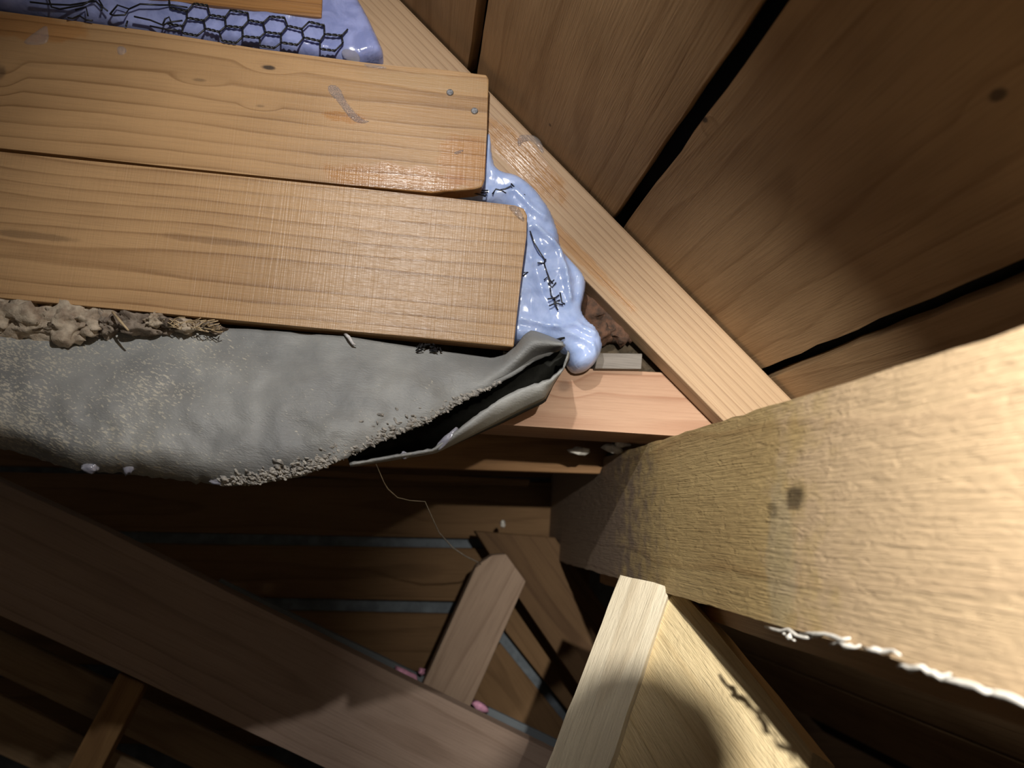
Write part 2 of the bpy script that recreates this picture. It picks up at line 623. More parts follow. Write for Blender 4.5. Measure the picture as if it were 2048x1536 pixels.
setm(b_lo, wood('patch_wood_c', (0.49, 0.30, 0.145), (0.23, 0.12, 0.05), seed=9.7, rings=58, ring_str=0.85, y0=0.055, z0=0.03, warp=0.034, stretch=0.8,
                fibre=0.2, bump=0.0006, rough=0.36, spec=0.55, blotch=0.2, saw=0.7,
                stains_shades=[(*L2(b_lo, P(60, 470, YB)), 0.06, 0.006, (0.17, 0.10, 0.05), 0.6), (*L2(b_lo, P(420, 480, YB)), 0.08, 0.006, (0.2, 0.11, 0.05), 0.5)]))
# nails
nail_m = plain('nail_steel', (0.42, 0.43, 0.46), 0.4, 300, 0.5, 0.0004, 0.6)
nail_m.node_tree.nodes['Principled BSDF'].inputs['Metallic'].default_value = 0.8
for x, y in ((900, 185), (949, 222)):
    bm = bmesh.new()
    bmesh.ops.create_cone(bm, cap_ends=True, segments=18, radius1=0.0058, radius2=0.0048, depth=0.0024)
    bmesh.ops.bevel(bm, geom=[e for e in bm.edges], offset=0.0004, segments=1, affect='EDGES')
    me = bpy.data.meshes.new('nail_head')
    bm.to_mesh(me)
    bm.free()
    o = obj('nail_head', me, nail_m, b_up, frame(P(x, y, YB) + Vector((0, -0.0006, 0)), (1, 0, 0.2), (0.1, -1, 0.1)))
    o['label'] = 'round steel nail head'

# ------------------------------------------------------------------ sloping batten and header
bt_r = lambda y: 800 + .981 * y
bt_l = lambda y: 1360 + .981 * (y - 753)
bt = slab('batten', [P(bt_l(-160), -160, YW), P(bt_r(-160), -160, YW), P(bt_r(1010), 1010, YW), P(bt_l(1010), 1010, YW)], 0.04,
          P(bt_r(1010), 1010, YW) - P(bt_r(-160), -160, YW), NY, 0.002)
tag(bt, 'pale diagonal timber batten running down the roof slope beside the sealant', 'batten')
setm(bt, wood('batten_wood', (0.46, 0.315, 0.19), (0.27, 0.16, 0.085), seed=3.3, rings=95, ring_str=0.95, y0=0.10, z0=0.05, warp=0.008, stretch=0.5, fibre=0.22, bump=0.0006, rough=0.5, blotch=0.15,
              wets=[(*L2(bt, P(1050, 320, YW)), 0.10, 0.03, 0.2), (*L2(bt, P(1130, 480, YW)), 0.17, 0.012, 0.3)]))
yh = 1.116
hd = slab('header_beam', [P(640, 712, yh), P(1130, 735, yh), P(1560, 756, yh), P(1560, 884, yh), P(1340, 871, yh), P(1000, 849, yh), P(640, 830, yh)], 0.14,
          P(1340, 868, yh) - P(1000, 848, yh), NY, 0.003)
tag(hd, 'reddish horizontal beam behind the foot of the diagonal batten', 'beam')
setm(hd, wood('header_wood', (0.46, 0.285, 0.185), (0.30, 0.145, 0.08), seed=6.6, rings=40, ring_str=0.75, y0=0.03, z0=0.05, warp=0.03, fibre=0.2, bump=0.0007, rough=0.6, blotch=0.2,
              knots=[(*L2(hd, P(1128, 772, yh)), 0.012, 0.01, 0.35)]))
blk = slab('timber_offcut', [P(1196, 706, 1.10), P(1285, 707, 1.10), P(1283, 738, 1.10), P(1190, 737, 1.10)], 0.03, (1, 0, 0), NY, 0.0015)
tag(blk, 'small weathered grey block lying on the reddish beam', 'wood block')
setm(blk, wood('grey_wood', (0.26, 0.235, 0.21), (0.12, 0.105, 0.095), seed=1.2, rings=120, fibre=0.5, bump=0.0012, rough=0.85, spec=0.15))

rail = fboard([(500, 852), (1230, 872), (1200, 948), (500, 925)], 1.42, 'cross_rail', None, th=0.03, seed=4.4, col=((0.27, 0.15, 0.07), (0.14, 0.07, 0.03)))
tag(rail, 'brown horizontal rail in shadow just below the reddish beam', 'rail')
rail2 = fboard([(420, 930), (1060, 958), (1058, 972), (420, 944)], 1.6, 'lath', None, th=0.02, seed=4.9)
tag(rail2, 'thin dark lath under the brown rail, in front of the far boards', 'lath')

# ------------------------------------------------------------------ purlin
X0 = 0.36
pz_t = PX(2048, 655, X0)
pz_b = PX(2048, 1395, X0)
zt, zbm = pz_t.z, pz_b.z
TH = 0.05
yfar = PX(1030, 1045, X0).y
pur = slab('purlin', [Vector((X0, -0.6, zt)), Vector((X0, yfar, zt)), Vector((X0, yfar, zbm)), Vector((X0, -0.6, zbm))], TH, (0, 1, 0), (-1, 0, 0), 0.004, jitter=0.0011, sub=0.03)
tag(pur, 'large rough-sawn purlin crossing the right foreground towards the camera', 'purlin')
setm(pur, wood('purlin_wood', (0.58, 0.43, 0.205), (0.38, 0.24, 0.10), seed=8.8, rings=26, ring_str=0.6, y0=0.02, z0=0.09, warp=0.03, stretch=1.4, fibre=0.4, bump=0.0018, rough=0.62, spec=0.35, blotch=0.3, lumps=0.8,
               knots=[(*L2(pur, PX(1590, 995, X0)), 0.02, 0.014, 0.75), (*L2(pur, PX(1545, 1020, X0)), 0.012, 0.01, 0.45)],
               stains_shades=[(*L2(pur, PX(2000, 1000, X0)), 0.3, 0.3, (0.60, 0.44, 0.30), 0.7), (*L2(pur, PX(1560, 1130, X0)), 0.03, 0.10, (0.46, 0.39, 0.25), 0.5), (*L2(pur, PX(1140, 1060, X0)), 0.62, 0.4, (0.19, 0.14, 0.12), 0.85)]))  # first and last patches paint the torch falloff into the wood; middle is wane
X1 = X0 + TH
zs_ = PX(2048, 1455, X1).z
sis = slab('sister_plank', [Vector((X1, -0.6, zt - 0.03)), Vector((X1, 1.6, zt - 0.03)), Vector((X1, 1.6, zs_)), Vector((X1, -0.6, zs_))], 0.03, (0, 1, 0), (-1, 0, 0), 0.002, jitter=0.001, sub=0.05)
tag(sis, 'brown plank fixed behind the purlin, showing as a band under its lower edge', 'plank')
setm(sis, wood('sister_wood', (0.34, 0.18, 0.07), (0.2, 0.095, 0.035), seed=3.8, rings=45))
# torn fibres along the purlin's lower arris
spl_m = plain('torn_fibre', (0.62, 0.60, 0.56), 0.8, 80, 0.3, 0.0005)
rnd = random.Random(5)
spl = [(1530, 1252, 1625, 1275), (1565, 1270, 1590, 1276), (1600, 1268, 1700, 1278), (1660, 1285, 1720, 1292), (1725, 1297, 1800, 1308), (1795, 1330, 1870, 1342), (1880, 1355, 1990, 1385), (1960, 1375, 2070, 1410), (1850, 1345, 1900, 1352)]
for (ax, ay, bx, by) in spl:
    k = 7
    pts = []
    for j in range(k):
        t = j / (k - 1)
        pts.append(PX(ax + (bx - ax) * t, ay + (by - ay) * t + rnd.uniform(-5, 5), X0 - 0.003 - rnd.uniform(0, .004)))
    tube('splinter', pts, [0.0007 + 0.0017 * math.sin(math.pi * min(1, (j + .6) / k)) * rnd.uniform(.6, 1.2) for j in range(k)], spl_m, pur)

# ------------------------------------------------------------------ post and brace under the purlin
A1, A2 = P(1238, 1152, 1.085), P(1340, 1178, 1.035)
dv = (P(1113, 1483, 1.03) - P(1238, 1152, 1.085))
k = (A1.z - 0.0) / -dv.z
dvn = dv.normalized()
a1, a2 = A1 - dvn * 0.003, A2 - dvn * 0.003
post = slab('post', [a1, a2, a2 + dv * k, a1 + dv * k], 0.045, dv, (A2 - A1).cross(dv) if (A2 - A1).cross(dv).y < 0 else dv.cross(A2 - A1), 0.003, jitter=0.0012, sub=0.025)
tag(post, 'pale greyish post standing under the purlin, left of the yellow brace', 'post')
setm(post, wood('post_wood', (0.58, 0.52, 0.40), (0.42, 0.34, 0.23), seed=2.9, rings=50, ring_str=0.5, fibre=0.35, bump=0.0016, rough=0.8, spec=0.2, lumps=0.8))
B0, B1, B2 = P(1359, 1178, 1.03), P(1621, 1506, 0.80), P(1215, 1536, 1.0)
bn = (B1 - B0).cross(B2 - B0).normalized()
if bn.y > 0:
    bn = -bn
bp = [(1334, 1172), (1362, 1180), (1453, 1288), (1550, 1409), (1625, 1504), (1618, 1545), (1590, 1800), (1120, 1800), (1219, 1520), (1297, 1296)]
br = slab('brace', [PP(x, y, B0, bn) for x, y in bp], 0.05, B1 - B0, bn, 0.003, jitter=0.0012, sub=0.03)
tag(br, 'yellowish brace board under the purlin, widening towards the bottom edge', 'brace')
setm(br, wood('brace_wood', (0.68, 0.55, 0.33), (0.52, 0.37, 0.18), seed=7.9, rings=30, ring_str=0.4, fibre=0.35, bump=0.002, rough=0.8, spec=0.2, blotch=0.15, lumps=1.2))

# ------------------------------------------------------------------ timbers in the dark, lower left
prop = fboard([(953, 1131), (985, 1110), (1012, 1108), (1052, 1163), (936, 1424), (842, 1377)], 1.72, 'prop', None, th=0.05, xd=P(890, 1400, 1.72) - P(1030, 1130, 1.72),
              col=((0.36, 0.26, 0.19), (0.2, 0.13, 0.09)), seed=3.1)
tag(prop, 'short leaning prop, lit pale, between the far boards and the big rafter', 'prop')
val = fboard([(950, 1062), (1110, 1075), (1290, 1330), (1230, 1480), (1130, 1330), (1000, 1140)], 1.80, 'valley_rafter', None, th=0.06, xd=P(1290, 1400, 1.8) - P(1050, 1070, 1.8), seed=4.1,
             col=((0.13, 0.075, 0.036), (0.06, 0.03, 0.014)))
tag(val, 'dark diagonal rafter in shadow behind the pale post', 'rafter')
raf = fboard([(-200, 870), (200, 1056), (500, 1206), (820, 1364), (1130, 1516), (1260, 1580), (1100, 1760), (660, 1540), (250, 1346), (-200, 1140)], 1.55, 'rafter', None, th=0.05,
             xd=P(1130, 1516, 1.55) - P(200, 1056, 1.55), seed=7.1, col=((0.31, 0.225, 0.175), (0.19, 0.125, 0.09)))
tag(raf, 'big dark rafter sloping down to the right across the lower left corner', 'rafter')
gb = fboard([(440, 1158), (1125, 1486), (1100, 1520), (415, 1190)], 1.76, 'grey_batten', None, th=0.015, xd=P(1125, 1486, 1.76) - P(440, 1158, 1.76), seed=2.1, col=((0.15, 0.17, 0.185), (0.09, 0.10, 0.11)), bevel=0.001)
tag(gb, 'narrow blue-grey batten along the upper edge of the big rafter', 'batten')
stk = fboard([(238, 1345), (290, 1368), (170, 1600), (100, 1600)], 1.58, 'stud', None, th=0.04, xd=P(130, 1600, 1.58) - P(260, 1350, 1.58), seed=5.1, col=((0.24, 0.14, 0.06), (0.12, 0.06, 0.025)))
tag(stk, 'short brown stud below the big rafter near the lower left corner', 'stud')
sd_ = P(1130, 1516, 1.66) - P(200, 1056, 1.66)
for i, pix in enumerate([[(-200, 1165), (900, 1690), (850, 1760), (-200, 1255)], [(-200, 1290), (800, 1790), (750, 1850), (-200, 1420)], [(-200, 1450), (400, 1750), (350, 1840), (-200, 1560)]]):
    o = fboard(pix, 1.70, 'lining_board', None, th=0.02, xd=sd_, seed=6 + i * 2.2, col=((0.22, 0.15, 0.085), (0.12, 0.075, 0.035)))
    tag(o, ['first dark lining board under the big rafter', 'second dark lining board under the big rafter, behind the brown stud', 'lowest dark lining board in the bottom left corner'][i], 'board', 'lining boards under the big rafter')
pink_m = plain('pink_fibre', (0.75, 0.36, 0.52), 0.9, 90, 0.3, 0.001)
for i, (x, y, rx, rz) in enumerate([(812, 1349, .03, .009), (843, 1342, .008, .007), (960, 1413, .022, .009)]):
    o = lump('insulation_tuft', P(x, y, 1.735), (rx, .012, rz), pink_m, i + 1.5, 0.4, sub=2)
    o.rotation_euler = (0, 0.45, 0)
    tag(o, ['long pink insulation tuft left of the prop foot', 'tiny pink insulation tuft touching the prop', 'pink insulation tuft right of the prop foot'][i], 'insulation')

# ------------------------------------------------------------------ sealant
def gel_mat(name, c1, c2, rough=0.2):
    t = NT(name)
    o = t.tc.outputs['Object']
    n = t.noise(o, 30, 4, 0.6, 0.8)
    t.put(t.b.inputs['Base Color'], t.mix(t.mapr(n, 0.3, 0.7), tuple(min(0.9, k * 1.12) for k in c1), c2))
    t.b.inputs['Roughness'].default_value = rough
    t.b.inputs['Specular IOR Level'].default_value = 0.6
    t.b.inputs['Subsurface Weight'].default_value = 0.35
    t.b.inputs['Subsurface Radius'].default_value = (0.006, 0.008, 0.012)
    t.b.inputs['Subsurface Scale'].default_value = 1.0
    t.bump(t.noise(t.vmath('MULTIPLY', o, (1, 1, 0.5)), 38, 2, 0.5, 1.5), 0.0016)
    return t.m


gel1 = gel_mat('sealant_gel', (0.43, 0.53, 0.81), (0.34, 0.45, 0.75))
gel2 = gel_mat('sealant_gel_upper', (0.31, 0.35, 0.62), (0.23, 0.27, 0.52))
def rl(*pix):
    return [(v.x, v.z) for v in (P(a, b, 1.06) for a, b in pix)]


RID = [(rl((1068, 455), (1090, 475), (1118, 500), (1128, 540), (1138, 600)), 0.007, 0.004), (rl((1040, 640), (1100, 655), (1150, 650), (1185, 668)), 0.005, 0.005),
       (rl((1105, 655), (1140, 668), (1180, 690), (1190, 715)), 0.005, 0.004), (rl((1070, 540), (1085, 590), (1100, 620)), -0.006, 0.007), (rl((1060, 470), (1075, 510)), -0.005, 0.006),
       (rl((990, 390), (1030, 385), (1060, 420), (1085, 440)), 0.005, 0.005), (rl((1128, 520), (1150, 560), (1150, 600)), -0.005, 0.006)]
s_lo = blob('sealant', [(972, 262), (981, 268), (986, 330), (1000, 347), (1032, 352), (1062, 374), (1088, 405), (1104, 432), (1117, 470), (1121, 500), (1138, 520), (1172, 556), (1169, 590), (1160, 620),
                        (1172, 642), (1192, 655), (1206, 690), (1196, 718), (1180, 738), (1146, 741), (1134, 700), (1085, 684), (1010, 694), (1010, 600), (1030, 450), (1000, 415), (866, 396), (858, 386), (950, 374), (960, 330)],
            1.074, 0.022, 0.02, gel1, res=0.003, bumps=0.004, bscale=16, back=0.03, ridges=RID)
tag(s_lo, 'glossy bluish white sealant squeezed down the right ends of the patch boards', 'sealant')
s_up = blob('sealant', [(-60, -70), (-60, 16), (60, 27), (160, 44), (260, 60), (400, 84), (520, 99), (640, 118), (712, 133), (745, 122), (772, 116), (752, 70), (738, 40), (722, 10), (690, -40), (690, -70)],
            1.052, 0.018, 0.016, gel2, res=0.0035, bumps=0.0045, bscale=16, back=0.05, seed=9)
tag(s_up, 'bluish white sealant filling the strip behind the hexagonal wire at the top', 'sealant')
# clear smears on the timber
t = NT('clear_smear')
t.b.inputs['Base Color'].default_value = (0.95, 0.9, 0.88, 1)
t.b.inputs['Transmission Weight'].default_value = 0.85
t.b.inputs['Roughness'].default_value = 0.08
t.b.inputs['IOR'].default_value = 1.4
t.b.inputs['IOR'].default_value = 1.22
t.bump(t.noise(t.tc.outputs['Object'], 110, 2, 0.6), 0.0007)
clear = t.m
sm = [([(655, 168), (680, 172), (690, 200), (722, 238), (745, 244), (722, 250), (700, 240), (676, 205), (655, 185)], YB, 'clear sealant streak trailing across the middle of the upper patch board'),
      ([(232, 95), (244, 90), (256, 100), (250, 110), (236, 112)], YB, 'small clear sealant dab on the upper patch board left of the knot'),
      ([(690, 95), (712, 100), (722, 118), (716, 128), (695, 122), (680, 105)], YB + 0.005, 'wet clear sealant lump at the right end of the hexagonal wire'),
      ([(725, 126), (760, 130), (780, 137), (760, 139), (728, 134)], YB, 'clear sealant bead on the top edge of the upper patch board'),
      ([(1035, 268), (1075, 270), (1090, 300), (1085, 312), (1066, 282), (1045, 285), (1040, 296), (1034, 290)], YW, 'curled clear sealant smear across the diagonal batten'),
      ([(1015, 412), (1035, 412), (1046, 430), (1050, 444), (1040, 440), (1024, 424)], YB, 'clear sealant smear at the rounded corner of the lowest patch board'),
      ([(905, 305), (925, 298), (930, 302), (912, 312)], YB, 'short clear sealant streak near the end of the upper patch board'),
      ([(45, 82), (90, 50), (96, 52), (100, 84), (80, 92), (50, 90)], YB, 'wet sealant film at the far left top of the upper patch board')]
for pix, y, lab in sm:
    o = blob('sealant_smear', pix, y + 0.0004, 0.0016, 0.004, clear, res=0.0016, bumps=0.0008, bscale=110, back=0.001, seed=pix[0][0])
    tag(o, lab, 'sealant')

# ------------------------------------------------------------------ hexagonal wire
wire_m = NT('black_wire')
wire_m.b.inputs['Base Color'].default_value = (0.012, 0.012, 0.014, 1)
wire_m.b.inputs['Roughness'].default_value = 0.4
wire_m = wire_m.m
rnd = random.Random(11)


def wire_edge(bm, a, b, Y, twist=False, r=0.0014):
    n = 6 if twist else 4
    pa_, pb_ = P(*a, Y), P(*b, Y)
    for st in ((0, math.pi) if twist else (0,)):
        pts = []
        for j in range(n + 1):
            q = pa_.lerp(pb_, j / n)
            if twist:
                an = st + j * 1.5
                q = q + Vector((0, math.cos(an), math.sin(an))) * 0.0012
            pts.append(q)
        tube('', pts, r * (0.85 if twist else 1), None, sides=5, bm=bm)


def hexnet(name, org, ux, uy, cols, rows, Yf, keep, label, jit=2.0):
    """Flat-topped hexagons: ux one column (px), uy one cell height (px)."""
    bm = bmesh.new()
    pts = {}

    def vert(c, r, side):
        # left (0) / right (1) end of the top edge of cell (c, r)
        k = (c, r, side)
        if k not in pts:
            bx = c + (0.0 if side == 0 else 0.80)
            by = r + (0.5 if c % 2 else 0.0)
            pts[k] = (org[0] + ux[0] * bx + uy[0] * by + rnd.uniform(-jit, jit), org[1] + ux[1] * bx + uy[1] * by + rnd.uniform(-jit, jit))
        return pts[k]
    for c in range(cols):
        for r in range(rows):
            a, b = vert(c, r, 0), vert(c, r, 1)
            if keep(*a) and keep(*b):
                wire_edge(bm, a, b, Yf(*a), True)
            # slanted edges to next column
            if c + 1 < cols:
                for r2 in ((r, r - 1) if c % 2 == 0 else (r, r + 1)):
                    if 0 <= r2 < rows:
                        e = vert(c + 1, r2, 0)
                        if keep(*b) and keep(*e):
                            wire_edge(bm, b, e, Yf(*b))
    me = bpy.data.meshes.new(name)
    bm.to_mesh(me)
    bm.free()
    smooth(me)
    o = obj(name, me, wire_m)
    tag(o, label, 'wire mesh')
    return o


def strip(lo_a, lo_b, hi_a, hi_b, xa, xb):
    def keep(x, y):
        return xa <= x <= xb and hi_a + hi_b * x <= y <= lo_a + lo_b * x
    return keep


hexnet('hex_wire', (242, -48), (38.5, 6.3), (-10, 30), 13, 7, lambda x, y: 1.026, strip(28, .127, -44, .127, 330, 700), 'black hexagonal wire netting strip along the top of the upper patch board', 2.2)
# the bent left end of the netting
bm = bmesh.new()
bent = [[(60, 4), (95, 8), (140, 10), (190, 2), (215, 22)], [(95, -10), (103, 14), (120, 18), (165, 10), (195, -6)], [(150, 20), (172, 14), (176, 32)], [(195, -5), (205, 12), (203, 20)],
        [(220, 28), (235, 10), (258, 18), (250, 30), (228, 31), (220, 28)], [(135, 35), (145, 37), (158, 31), (172, 40), (185, 41)], [(268, 33), (300, 40), (325, 50), (340, 44), (365, 41)],
        [(325, 50), (330, 38), (338, 34), (342, 44)], [(255, 42), (252, 53)], [(300, 52), (330, 58), (360, 62)], [(318, 10), (345, 10), (375, 15)], [(258, 18), (280, 8), (318, 10)]]
for line in bent:
    tube('', [P(x, y, 1.024 + rnd.uniform(-.003, .003)) for x, y in line], 0.0013, None, sides=5, bm=bm)
me = bpy.data.meshes.new('hex_wire')
bm.to_mesh(me)
bm.free()
smooth(me)
o = obj('hex_wire', me, wire_m)
tag(o, 'crumpled black wire at the far left top corner', 'wire mesh')
# wire in the lower sealant
bm = bmesh.new()
low = [[(940, 382), (948, 380), (955, 375), (961, 368)], [(945, 386), (955, 388), (970, 392)], [(952, 381), (965, 381), (976, 381)], [(985, 388), (992, 378), (1005, 382), (1012, 386)], [(1000, 380), (1010, 378), (1022, 372), (1026, 380)],
       [(1022, 367), (1032, 378), (1040, 388), (1050, 390)], [(962, 386), (974, 384), (970, 394)]]
for line in low:
    tube('', [P(x, y, 1.049 + rnd.uniform(-.002, .002)) for x, y in line], 0.0012, None, sides=5, bm=bm)
me = bpy.data.meshes.new('hex_wire')
bm.to_mesh(me)
bm.free()
smooth(me)
o = obj('hex_wire', me, wire_m)
tag(o, 'tangle of black wire in the sealant between the two wide patch boards', 'wire mesh')
bm = bmesh.new()
low2 = [[(1060, 462), (1068, 485), (1080, 505), (1090, 520), (1088, 528)], [(1075, 526), (1088, 526), (1092, 518)], [(1088, 526), (1094, 545), (1100, 560), (1106, 568)], [(1088, 560), (1096, 553), (1100, 566), (1108, 560)],
        [(1096, 566), (1104, 575), (1112, 565)], [(1100, 575), (1102, 590), (1108, 600)], [(1095, 598), (1110, 596), (1118, 590)], [(1098, 612), (1112, 606), (1126, 610)], [(1108, 594), (1112, 612), (1116, 620), (1108, 604), (1120, 600)],
        [(1048, 545), (1056, 544), (1046, 552)], [(1120, 585), (1124, 605), (1130, 608)]]
for line in low2:
    tube('', [P(x, y, 1.049 + rnd.uniform(-.002, .002)) for x, y in line], 0.0011, None, sides=5, bm=bm)
me = bpy.data.meshes.new('hex_wire')
bm.to_mesh(me)
bm.free()
smooth(me)
o = obj('hex_wire', me, wire_m)
tag(o, 'bent black wire ends sticking out of the sealant beside the lowest patch board', 'wire mesh')

# ------------------------------------------------------------------ lead sheet
t = NT('dusty_lead')
ob = t.tc.outputs['Object']
n = t.noise(ob, 9, 4, 0.55)
rot = t.n('ShaderNodeVectorRotate', rotation_type='Y_AXIS')
t.put(rot.inputs['Vector'], ob)
rot.inputs['Angle'].default_value = -0.45
sp = t.noise(t.vmath('MULTIPLY', rot.outputs[0], (170, 170, 480)), 1.0, 3, 0.6)
sp2 = t.noise(t.vmath('MULTIPLY', rot.outputs[0], (60, 60, 130)), 1.0, 2, 0.5)
patch = t.noise(t.vmath('MULTIPLY', ob, (8, 8, 10)), 1.0, 3, 0.6)
left = t.n('ShaderNodeSeparateXYZ')
t.put(left.inputs[0], ob)
dens = t.math('ADD', t.math('MULTIPLY', patch, 0.42), t.mapr(left.outputs[0], -0.5, -0.1, 0.12, -0.03))
dens = t.math('ADD', dens, t.math('MULTIPLY', sp2, 0.12))
thr = t.math('SUBTRACT', 0.935, dens)
fle = t.mapr(t.math('SUBTRACT', sp, thr), -0.02, 0.05)
c = t.mix(t.mapr(n, 0.3, 0.72), (0.20, 0.205, 0.205), (0.32, 0.325, 0.315))
c = t.mix(t.math('MULTIPLY', t.mapr(patch, 0.45, 0.7), 0.12), c, (0.36, 0.34, 0.28))
c = t.mix(t.math('MULTIPLY', fle, 0.75), c, (0.55, 0.51, 0.42))
t.put(t.b.inputs['Base Color'], c)
t.b.inputs['Roughness'].default_value = 0.55
t.b.inputs['Metallic'].default_value = 0.1
t.b.inputs['Specular IOR Level'].default_value = 0.4
weave = t.noise(t.vmath('MULTIPLY', ob, (40, 40, 600)), 1.0, 2, 0.5)
t.bump(t.math('ADD', t.math('MULTIPLY', sp, 0.7), t.math('MULTIPLY', weave, 0.35)), 0.0011)
lead_m = t.m


def poly_at(line, x):
    for (ax, ay), (bx, by) in zip(line, line[1:]):
        if ax <= x <= bx:
            return ay + (by - ay) * (x - ax) / (bx - ax)
    return line[-1][1] if x > line[-1][0] else line[0][1]


def resample(line, n):
    L = [0]
    for a, b in zip(line, line[1:]):
        L.append(L[-1] + math.dist(a, b))
    out = []
    for i in range(n):
        s = L[-1] * i / (n - 1)
        for k in range(len(line) - 1):
            if s <= L[k + 1] + 1e-9:
                f = (s - L[k]) / (L[k + 1] - L[k])
                out.append(tuple(line[k][j] + (line[k + 1][j] - line[k][j]) * f for j in range(len(line[0]))))
                break
    return out


topl = [(-120, 640), (0, 650), (120, 655), (300, 655), (500, 660), (700, 676), (850, 700), (985, 719), (1012, 712), (1034, 694), (1050, 672), (1064, 663), (1090, 672), (1126, 687)]
botl = [(-120, 868), (-40, 880), (60, 908), (150, 936), (250, 944), (340, 955), (450, 968), (520, 964), (600, 950), (680, 918), (760, 880), (850, 845), (938, 792), (1016, 755), (1045, 736), (1075, 716), (1117, 700), (1128, 692)]
NU, NV = 150, 40
lead_root = bpy.data.objects.new('lead_flashing', None)
COL.objects.link(lead_root)
lead_root.location = P(500, 800, 1.0)
FR[lead_root.name] = Matrix.Translation(P(500, 800, 1.0))
tag(lead_root, 'sagging dusty grey lead sheet folded under the lowest patch board', 'lead sheet')
T = resample(topl, NU)
B = resample(botl, NU)
verts = []
for i in range(NU):
    u = i / (NU - 1)
    for j in range(NV + 3):
        v = min(j / NV, 1.0)
        x = T[i][0] + (B[i][0] - T[i][0]) * v
        y = T[i][1] + (B[i][1] - T[i][1]) * v
        wob = noise.fractal(Vector((x * .012, y * .012, 3)), .9, 2, 3)
        if v > .93:
            y += noise.fractal(Vector((x * .06, 2.0, 3)), .8, 2.2, 4) * 5 * (v - .93) / .07
        Y = 1.055 - 0.085 * math.sin(v * math.pi * .55) * (1 - u ** 3) - 0.015 * u
        # hollow near the top left, folded lip near the right
        Y += 0.018 * math.exp(-((x - 170) / 130) ** 2 - ((y - 690) / 40) ** 2)
        Y += 0.006 * wob
        if u > .86:
            k = (u - .86) / .14
            Y -= 0.045 * k * math.sin(min(1, v + .15) * math.pi)
        if v > 0.8 and u < 0.6:
            Y += 0.04 * ((v - .8) / .2) ** 2 * (1 - u / .6) ** .5
        if j > NV:
            Y += 0.012 * (j - NV)
            y -= 2 * (j - NV)
        verts.append(P(x, y, Y))
NN = NV + 3
faces = [(i * NN + j, i * NN + j + 1, (i + 1) * NN + j + 1, (i + 1) * NN + j) for i in range(NU - 1) for j in range(NN - 1)]
o = mesh('sheet', verts, faces, lead_m, lead_root)
sd = o.modifiers.new('thick', 'SOLIDIFY')
sd.thickness = 0.0025
sd.offset = 1
# pocket: the turned-up part of the fold
NU2 = 60
lip = resample([(690, 915), (760, 882), (850, 843), (938, 790), (1016, 752), (1045, 732), (1075, 712), (1117, 690), (1130, 688)], NU2)
low_ = resample([(700, 932), (790, 918), (870, 905), (909, 888), (996, 848), (1057, 817), (1090, 801), (1106, 765), (1137, 715)], NU2)
rim = resample([(700, 928), (790, 912), (868, 899), (948, 835), (1002, 797), (1045, 776), (1100, 759), (1127, 738), (1138, 702)], NU2)
verts = []
NC = 16
for i in range(NU2):
    u = i / (NU2 - 1)
    for j in range(NC):
        v = j / (NC - 1)
        wob = noise.fractal(Vector((u * 14, v * 3, 8)), .9, 2, 3)
        if v < .55:
            k = v / .55
            x = lip[i][0] + (low_[i][0] - lip[i][0]) * k
            y = lip[i][1] - 12 + (low_[i][1] + 8 * u - lip[i][1] + 10) * k
            Y = 1.052 + 0.05 * math.sin(k * 2.4) - 0.06 * k ** 3
        else:
            k = (v - .55) / .45
            x = low_[i][0] + (rim[i][0] - low_[i][0]) * k
            y = low_[i][1] + (rim[i][1] - low_[i][1]) * k
            Y = 1.022 - 0.045 * math.sin(k * math.pi * .6) * (1 - .3 * u)
        if j == NC - 1:
            y += 3 * noise.fractal(Vector((u * 40, 1, 8)), .9, 2, 3)
        verts.append(P(x, y, Y + 0.004 * wob))
JC = 9
fold_in_m = plain('fold_black', (0.022, 0.022, 0.018), 0.8, 60, 0.4, 0.0008, 0.2)  # added part, near-black to keep the inside of the fold dark
for nm, ja, jb, mt in (('fold_inside', 0, JC, fold_in_m), ('fold', JC, NC - 1, lead_m)):
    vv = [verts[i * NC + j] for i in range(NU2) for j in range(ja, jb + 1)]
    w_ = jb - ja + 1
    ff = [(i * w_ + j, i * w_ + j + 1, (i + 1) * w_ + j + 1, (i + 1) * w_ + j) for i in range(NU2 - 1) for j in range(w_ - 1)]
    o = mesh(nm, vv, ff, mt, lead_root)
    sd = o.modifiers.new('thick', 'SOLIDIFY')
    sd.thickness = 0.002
    if nm == 'fold_inside':
        o['label'] = 'black inside of the fold'
